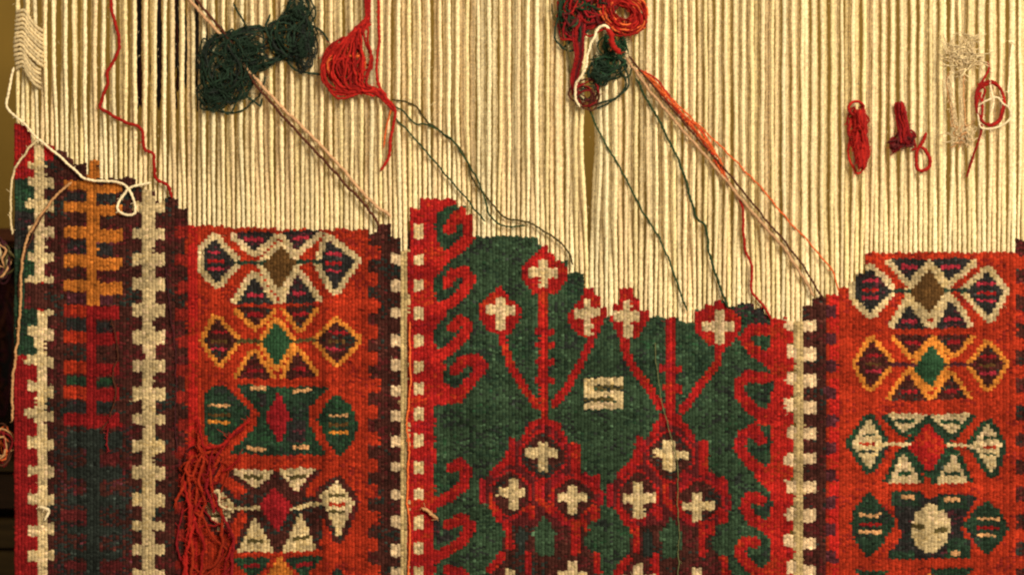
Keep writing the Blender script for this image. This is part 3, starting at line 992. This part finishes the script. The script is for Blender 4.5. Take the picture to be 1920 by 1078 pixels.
# green strands leaving the red hank
strand([(736, 188, 3), (775, 198), (800, 228), (835, 254), (868, 288), (888, 338), (915, 372), (945, 408), (985, 416), (1035, 442), (1062, 468), (1075, 496)], 1.9, 'olive', 'olive green strand from the red hank ending at the cross beside the bare warp')
strand([(736, 200, 3), (760, 212), (780, 235), (808, 238), (850, 266), (880, 312), (905, 358), (918, 402), (945, 424), (985, 424)], 1.7, 'strandgreen', 'dark green strand from the red hank ending on top of the green field', lift=2)
strand([(742, 222, 2), (790, 275), (850, 345), (888, 390), (912, 416)], 1.7, 'strandgreen', 'straight dark green strand from the red hank to the red hook corner')

# taut brown and cream strands
strand([(338, -30, 4), (372, 18, 3), (425, 78, 6), (480, 148, 8), (540, 212, 3), (620, 292, 1), (690, 372), (735, 408)], 3.1, 'rosy', 'taut tan strand crossing the warp behind the dark green tangle')
strand([(346, -32, 2), (382, 16, 4), (432, 76, 8), (478, 154, 9), (531, 217, 6), (610, 304, 5), (680, 380, 3), (698, 400, 1), (714, 426)], 2.6, 'brownyarn', 'thin dark brown strand twisted along the tan strand below the green tangle', lift=1)
strand([(1172, 112, 6), (1215, 172, 5), (1290, 260, 2), (1362, 344, 2), (1420, 412, 1), (1470, 470), (1510, 530), (1524, 556)], 2.9, 'rosy', 'pale tan strand running down from the mixed yarn bundle', lift=1)
strand([(1176, 108, 8), (1225, 168, 7), (1300, 256, 4), (1372, 338, 4), (1440, 420, 2), (1490, 480, 1), (1542, 560)], 1.9, 'brownyarn', 'thin dark brown strand running down from the mixed bundle to the dark guard band', lift=2)

# orange-red strands from the mixed bundle
g = Geo()
for i in range(5):
    o1 = rng.normal(0, 3)
    pts = [(1196, 134, 6), (1228 + o1, 162 + rng.normal(0, 3), 5), (1268 + o1, 208 + rng.normal(0, 4), 4), (1312 + o1, 256 + rng.normal(0, 4), 3), (1346 + rng.normal(0, 3), 306 + rng.normal(0, 3), 3), (1358 + rng.normal(0, 2), 338, 2)]
    c = ['flame', 'scarlet', 'flame', 'rust', 'flame'][i]
    p = g.tube(on(pts, 1, 1.6), 1.8, c)
    g.fuzz(p, 1.6, c, 25)
g.fuzz(p, 1.6, 'flame', 30, 16)
p = g.tube(on([(1356, 330, 2), (1388, 384), (1392, 430), (1396, 470), (1408, 500), (1408, 545), (1430, 572), (1446, 600)], 0, 2), 2.5, 'scarlet')
g.fuzz(p, 2, 'scarlet', 20)
cluster('yarn_bunch', 'loose orange red strands running from the mixed bundle to the red border', [('strands', g)], (1446, 600))
strand([(1215, 150, 4), (1290, 220, 3), (1352, 280, 1), (1420, 348), (1460, 396), (1500, 440), (1540, 485), (1562, 512), (1570, 548)], 1.5, 'flame', 'thin orange strand ending at the stepped corner of the red medallion panel', lift=1, fz=30)

# dark green strands from the mixed bundle
strand([(1104, 205, 4), (1118, 240), (1140, 282), (1160, 314), (1198, 386), (1240, 458), (1268, 530), (1288, 582)], 1.9, 'strandgreen', 'straight dark green strand hanging from the mixed bundle to the bare slit')
strand([(1190, 150, 4), (1212, 190), (1238, 236), (1262, 284), (1282, 330), (1302, 404), (1320, 424), (1330, 480), (1346, 530), (1364, 578)], 2.3, 'strandgreen', 'kinked dark green strand hanging from the mixed bundle to a cross motif')

# mixed bundle at top centre
g = Geo()
for i in range(34):
    a0 = rng.uniform(0, 6.28); k = rng.uniform(0.45, 1.05)
    pts = []
    ox, oy = rng.normal(0, 3), rng.normal(0, 3)
    for q in range(11):
        a = a0 + q * 0.7
        pts.append((1166 + ox + 44 * k * math.cos(a), 30 + oy + 38 * k * math.sin(a) + 6 * math.cos(a), surf(1166, 30) + 5 + rng.uniform(0, 22) * (1.1 - k * .6)))
    c = ['scarlet', 'flame', 'scarlet', 'red', 'scarlet'][i % 5]
    p = g.tube(pts, 1.8, c, sides=5, shade=rng.uniform(0.65, 1.25), wob=1.6)
    g.fuzz(p, 2, c, 12, 8)
tag_o = cluster('yarn_coil', 'coiled red yarn at the top right of the mixed yarn bundle', [('loops', g)], (1166, 70))
g = Geo()
tangle(g, [(1098, 12, 40, 42), (1070, 35, 26, 46), (1130, 10, 30, 40)], 48, 1.8, ['crimson', 'darkgreen_yarn', 'red', 'wine', 'emerald'], depth=24)
for i in range(9):
    x = rng.normal(0, 5)
    pts = [(1085 + x, 40, 12), (1082 + x, 75, 10), (1084 + x * .7, 110, 8), (1076 + x * .6, 148, 6), (1078 + x * .5, 182, 5)]
    c = ['crimson', 'red', 'wine'][i % 3]
    g.fuzz(g.tube(on(pts, 0, 2), 2.3, c, sides=5), 2, c, 6)
for i in range(15):
    a0 = rng.uniform(0, 6.28); k = rng.uniform(0.5, 1.15)
    ox, oy = rng.normal(0, 4), rng.normal(0, 4)
    pts = [(1099 + ox + 23 * k * rng.uniform(.75, 1.2) * math.cos(a0 + q * .8), 180 + oy + 24 * k * rng.uniform(.75, 1.2) * math.sin(a0 + q * .8), surf(1098, 184) + 4 + rng.uniform(0, 10)) for q in range(rng.integers(5, 10))]
    c = ['wine', 'crimson', 'brownyarn', 'darkgreen_yarn'][i % 4]
    g.fuzz(g.tube(pts, 1.5, c, sides=5, wob=1.4), 1, c, 10)
cluster('yarn_tangle', 'maroon and crimson yarn tangle at the left of the mixed bundle', [('loops', g)], (1090, 205))
g = Geo()
tangle(g, [(1138, 128, 36, 22), (1150, 90, 20, 26), (1122, 140, 20, 22)], 36, 1.7, ['darkgreen_yarn', 'bottle', 'emerald'], depth=22)
for pts in ([(1158, 110, 8), (1174, 140, 4), (1176, 165, 3), (1155, 186, 3), (1128, 194, 3), (1100, 206, 3)], [(1150, 120, 8), (1170, 150, 4), (1168, 172, 3), (1140, 196, 3), (1112, 208, 3)],
            [(1034, 10, 3), (1036, 30, 4), (1046, 44, 4), (1058, 70, 4), (1066, 110, 3), (1074, 160, 3)], [(1040, -20, 3), (1050, 20, 4), (1036, 36, 5), (1050, 50, 4), (1062, 90, 4), (1070, 140, 4), (1080, 180, 4)]):
    g.fuzz(g.tube(on(pts, 0, 2), 1.9, 'darkgreen_yarn' if pts[0][0] > 1100 else 'olive'), 2, 'darkgreen_yarn', 12)
cluster('yarn_knot', 'dark green yarn knot with a hanging ring under the red coil', [('loops', g)], (1138, 205))
strand([(1086, 205, 5), (1078, 185, 10), (1080, 160, 18), (1096, 136, 26), (1101, 108, 30), (1108, 82, 32), (1120, 62, 32), (1132, 57, 32), (1142, 68, 32)], 2.4, 'white', 'cream strand arching over the mixed yarn bundle', lift=6)
strand([(1134, 60, 30), (1144, 74, 32), (1147, 92, 30), (1160, 108, 26)], 5.0, 'scarlet', 'thick short red yarn end lying on the dark green knot', lift=4, fz=30)

# red strand, upper left
strand([(210, -30, 1), (215, 25, 1), (228, 72, 1), (224, 104), (207, 134), (206, 160), (196, 188), (193, 204), (228, 226), (264, 241), (271, 258), (274, 282), (292, 292), (294, 334), (316, 347), (326, 372)], 3.1, 'scarlet', 'zigzag red strand lying on the bare warp above the ladder band', fz=30, twist=12)

# cream strand at the left selvedge: wraps around the first warp threads, then wanders across the cloth
g = Geo()
for k in range(14):
    y = 28 + k * 8.0
    xa, xb = 34 + 6 * abs(k - 8) / 8, 82 - (6 if k > 8 else 0)
    pts = [(xa, y, -14), (xa - 3, y - 2, 0), (xa + 12, y - 4, 4), ((xa + xb) / 2, y + 11, 4), (xb - 6, y + 28, 3), (xb + 1, y + 33, -4), (xb - 2, y + 35, -14)]
    p = g.tube(on(pts, 0, 2), 3.2, 'beige')
    g.fuzz(p, 2, 'beige', 6)
h = Geo()
p = h.tube(on([(30, 128, 0), (25, 150, 1), (18, 188, 3), (20, 208, 3), (45, 230, 3), (76, 262, 3), (112, 292, 3), (148, 324, 3), (166, 338, 3), (200, 341, 3), (228, 343, 3), (244, 356, 3), (254, 378, 3), (255, 400, 3), (236, 403, 3), (222, 390, 3), (234, 366, 3), (252, 351, 6), (286, 343, 2)], 0, 2), 2.4, 'white')
h.fuzz(p, 2, 'white', 30)
cluster('yarn_strand', 'cream strand wound round the first warp threads, looping over the ladder band', [('windings', g), ('loose_end', h)], (60, 240))
strand([(74, 262, 5), (52, 288, 3), (32, 316, 2), (25, 345, 0), (24, 400, 0), (25, 440, 0)], 2.1, 'beige', 'pale strand hanging down the outer red and green edge of the rug')
strand([(138, 342, 2), (112, 364, 2), (88, 394, 2), (70, 420, 2), (55, 446, 2), (44, 500, 2), (42, 560, 1), (38, 620, 1), (30, 680, 1), (26, 740, 1), (26, 790)], 2.4, 'tan', 'tan strand running from the ladder band down the toothed edge stripe')
strand([(92, 388, 2), (78, 412, 3), (64, 446, 2), (52, 470, 2), (41, 510, 2), (38, 560, 1)], 1.6, 'brownyarn', 'short dark brown strand twisted beside the tan edge strand')

# red hank, right
g = Geo()
for i in range(14):
    ph = i / 14 * 6.28
    pts = [(1604 + 9 * math.cos(ph) * (1 - .3 * (q == 6)) + 1.2 * q + rng.normal(0, 1.2), 208 + q * 18.5 + rng.normal(0, 2), 9 + 9 * math.sin(ph + q * .7)) for q in range(7)]
    g.fuzz(g.tube(on(pts, 0, 2), 3.0, ['scarlet', 'red', 'scarlet'][i % 3], sides=5), 2, 'red', 10)
tangle(g, [(1604, 240, 15, 26), (1608, 280, 15, 34)], 16, 2.3, ['red', 'scarlet', 'scarlet'], depth=17, steps=7)
h = Geo()
for i in range(5):
    a0 = rng.uniform(0, 6.28)
    h.tube([(1600 + 14 * math.cos(a0 + q * .75), 206 + 13 * math.sin(a0 + q * .75), 23 + rng.uniform(0, 9)) for q in range(9)], 2.4, ['red', 'scarlet'][i % 2])
cluster('yarn_hank', 'bright red yarn hank tied tightly and hanging alone on the right warp', [('body', g), ('top_loop', h)], (1612, 325))
# crimson hank
g = Geo()
for i in range(10):
    ph = i / 10 * 6.28
    pts = [(1680 + q * 2.6 + (5 + q * 1.0) * math.cos(ph) + rng.normal(0, 1), 194 + q * 15.5, 8 + 7 * math.sin(ph + q)) for q in range(6)]
    g.fuzz(g.tube(on(pts, 0, 2), 2.8, ['crimson', 'red', 'red'][i % 3], sides=5), 2, 'crimson', 6)
tangle(g, [(1676, 276, 15, 14), (1694, 262, 14, 16)], 14, 2.4, ['crimson', 'wine', 'crimson'], depth=16)
g.tube(on([(1692, 240, 8), (1706, 262, 6), (1712, 280, 4), (1704, 284, 3)], 0, 2), 2.6, 'red')
cluster('yarn_hank', 'dark crimson yarn hank with a knotted foot beside a red loop', [('body', g)], (1685, 290))
strand([(1732, 250, 1), (1722, 270, 2), (1714, 290, 2), (1714, 312, 2), (1724, 322, 2), (1738, 316, 2), (1738, 298, 2), (1728, 282, 4), (1718, 276, 3)], 3.4, 'scarlet', 'small red yarn loop hanging beside the crimson hank', name='yarn_loop')
# beige tuft
g = Geo()
for i in range(110):
    a = rng.uniform(0, 6.28); L = rng.uniform(10, 50)
    cx, cy = 1798 + rng.normal(0, 14), 106 + rng.normal(0, 13)
    pts = [(cx, cy, rng.uniform(3, 14))]
    for q in range(4):
        a += rng.normal(0, 0.6)
        pts.append((pts[-1][0] + L / 4 * math.cos(a) * 1.2, pts[-1][1] + L / 4 * math.sin(a) * 0.85, rng.uniform(1, 12)))
    g.tube(on(pts, 0, 1), rng.uniform(0.6, 1.4), ['fleece', 'warp', 'fleece', 'beige'][i % 4], sides=4, wob=1.0)
for i in range(7):
    x = rng.normal(0, 9)
    pts = [(1790 + x, 112 + rng.uniform(0, 40), 7), (1786 + x * 1.1, 160 + rng.normal(0, 6), 5), (1790 + x * .7 + rng.normal(0, 3), 205, 4), (1796 + x * .6, 235 + rng.uniform(0, 30), 4)]
    g.fuzz(g.tube(on(pts, 0, 1.2), rng.uniform(0.8, 1.5), ['fleece', 'tan', 'fleece'][i % 3], sides=4, wob=1.2), 1, 'fleece', 14)
for i in range(40):
    a = rng.uniform(0, 6.28)
    cx, cy = 1800 + rng.normal(0, 9), 256 + rng.normal(0, 8)
    pts = [(cx, cy, 8)]
    for q in range(4):
        a += rng.normal(0.5, 0.6)
        pts.append((pts[-1][0] + 7 * math.cos(a), pts[-1][1] + 6 * math.sin(a), rng.uniform(1, 12)))
    g.tube(on(pts, 0, 1), rng.uniform(0.7, 1.5), ['fleece', 'tan', 'fleece'][i % 3], sides=4, wob=1.0)
cluster('yarn_tuft', 'frayed beige wool tuft hanging between the red yarn ends', [('fibres', g)], (1798, 275))
# red ring with cream strand
g = Geo()
for i in range(4):
    a0 = rng.uniform(0, 6.28)
    pts = [(1850 + (27 + rng.normal(0, 2)) * math.cos(a0 + q * .7), 198 + (40 + rng.normal(0, 2)) * math.sin(a0 + q * .7), surf(1850, 198) + 4 + rng.uniform(0, 6)) for q in range(10)]
    g.fuzz(g.tube(pts, 2.2, ['red', 'scarlet'][i % 2]), 2, 'red', 8)
for pts in ([(1836, 234, 3), (1832, 258, 2), (1820, 296, 1), (1808, 334, 0)], [(1846, 118, 1), (1848, 132, 2), (1838, 152, 3), (1828, 172, 4), (1836, 200, 5), (1834, 232, 4)], [(1826, 160, 3), (1840, 172, 7), (1836, 190, 5), (1834, 226, 3)]):
    g.fuzz(g.tube(on(pts, 1, 2), 2.2, 'red'), 2, 'red', 8)
h = Geo()
for pts in ([(1830, 200, 5), (1842, 192, 9), (1862, 186, 9), (1872, 196, 8), (1886, 206, 4), (1888, 222, 3), (1872, 238, 5), (1848, 244, 6), (1832, 240, 5), (1828, 218, 5), (1830, 196, 4)], [(1850, 160, 6), (1852, 178, 8), (1856, 196, 8), (1850, 214, 8)], [(1884, 206, 4), (1886, 150, 1), (1892, 92, 0), (1896, 84, 1), (1884, 80, 1)]):
    h.fuzz(h.tube(on(pts, 2, 2), 1.9, 'white'), 2, 'white', 8)
cluster('yarn_loop', 'red yarn ring crossed by a cream strand with a thin red tail', [('ring', g), ('cream_strand', h)], (1840, 330))

# strands lying on the cloth
strand([(1228, 640), (1232, 700), (1240, 752), (1250, 790), (1262, 836, 1), (1270, 886), (1269, 946), (1273, 1004), (1270, 1060), (1272, 1100)], 0.9, 'sage', 'thin pale green strand lying down the cloth across the right flower group')
strand([(768, 600), (770, 700), (764, 790), (767, 850), (764, 930), (769, 1000), (764, 1090)], 1.8, 'flame', 'thin orange strand along the seam beside the cream check squares')
strand([(790, 950, 1), (804, 958, 3), (822, 969, 3)], 3.2, 'tan', 'short pale yarn end poking from the left red border', name='yarn_end')
strand([(312, 500), (318, 560), (328, 640), (332, 720), (330, 800), (334, 850)], 1.0, 'plum', 'thin purple strand lying down the dark guard band')
strand([(212, 596, 1), (220, 640, 1), (224, 668, 1), (214, 700, 1), (218, 740), (208, 780), (190, 808)], 1.3, 'brownyarn', 'thin brown strand lying over the red ladder rungs', fz=40)
strand([(224, 770, 2), (206, 796, 2), (204, 830, 2), (208, 846, 1)], 1.3, 'crimson', 'short crimson hair strand at the foot of the red ladder', fz=40)
strand([(74, 948, 2), (86, 950, 4), (94, 956, 3), (86, 975, 1)], 2.6, 'white', 'short cream yarn end on the toothed edge stripe', name='yarn_end')

# loose red tangle on the left medallion panel
g = Geo()
paths = [
    [(372, 780), (380, 820), (388, 850), (396, 890), (404, 920)],
    [(378, 800), (376, 830), (392, 870), (398, 905), (406, 950)],
    [(470, 786), (446, 806), (424, 830), (396, 840), (384, 838)],
    [(460, 800), (432, 822), (414, 846), (402, 866)],
    [(332, 950), (338, 925), (352, 905), (366, 898), (372, 915), (370, 950)],
    [(390, 915), (378, 940), (362, 964), (372, 990), (384, 1020), (380, 1060), (376, 1110)],
    [(358, 870), (356, 910), (360, 950), (362, 1000), (364, 1050), (356, 1110)],
    [(366, 966), (362, 1000), (352, 1040), (356, 1100)],
    [(404, 920), (412, 950), (432, 985), (440, 1010), (436, 1050), (440, 1100)],
    [(412, 930), (420, 975), (418, 1020), (410, 1050), (388, 1064), (374, 1090)],
    [(440, 1010), (430, 1040), (420, 1070), (410, 1110)],
    [(366, 850), (358, 862), (352, 880), (362, 890), (376, 860), (390, 846), (404, 848), (412, 862), (400, 876)],
    [(346, 900), (352, 930), (360, 960), (354, 1000), (348, 1060), (344, 1110)],
    [(398, 850), (404, 880), (392, 905), (398, 930), (404, 960)],
    [(372, 830), (384, 862), (376, 900), (386, 940), (372, 980)],
    [(420, 880), (440, 870), (452, 850)],
]
for i, pp in enumerate(paths):
    c = ['red', 'rust', 'scarlet', 'crimson', 'rust'][i % 5]
    q = [(x, y, rng.uniform(1, 12)) for x, y in pp]
    p = g.tube(on(q, 0, 2), rng.uniform(2.0, 3.2), c, wob=1.6, twist=11)
    g.fuzz(p, 2, c, 22, 12)
tangle(g, [(380, 880, 36, 45), (386, 1010, 42, 60)], 7, 1.8, ['red', 'crimson', 'rust', 'wine'], depth=9)
cluster('yarn_tangle', 'loose red wool tangle hanging on the left medallion panel', [('strands', g)], (380, 1078))
strand([(402, 922, 9), (412, 918, 8), (414, 940, 7), (426, 950, 5), (440, 952, 3)], 2.2, 'beige', 'short cream strand caught in the loose red tangle', name='yarn_end')

# ------------------------------------------------------------------ loose fibres standing off the weaving
g = Geo()
for i in range(4200):
    x = rng.uniform(30, 2000); y = rng.uniform(-30, 1200)
    f = fell(x)
    d0 = surf(x, y) - rng.uniform(0, 3)
    L = rng.uniform(3, 11)
    a = rng.uniform(0, 6.28)
    if y < f:
        c = 'warp'
        L *= 0.6
        a = rng.choice([1.57, -1.57]) + rng.normal(0, 0.6)
    else:
        r_ = int(np.clip((y - YTOP) / ROW, 0, NR - 1)); cc = int(np.clip(round((x - X0) / PITCH), 0, NC - 1))
        c = col_names[col_grid[r_, cc]]
        if pid_grid[r_, cc] < 0:
            continue
    p0 = np.array([x, y, d0 - 2]); p1 = p0 + np.array([math.cos(a) * L * .5, math.sin(a) * L * .5, 3.0]); p2 = p0 + np.array([math.cos(a + .4) * L, math.sin(a + .4) * L, 2.0])
    g.hair([p0, p1, p2], 0.35, c, rng.uniform(0.8, 1.05) if y < f else rng.uniform(0.8, 1.5))
fz = g.build('loose_fibres', rug, OR)
fz['kind'] = 'stuff'

# ------------------------------------------------------------------ render
scene.render.engine = 'CYCLES'
scene.cycles.filter_width = 2.2
scene.render.resolution_x = 1024
scene.render.resolution_y = 574
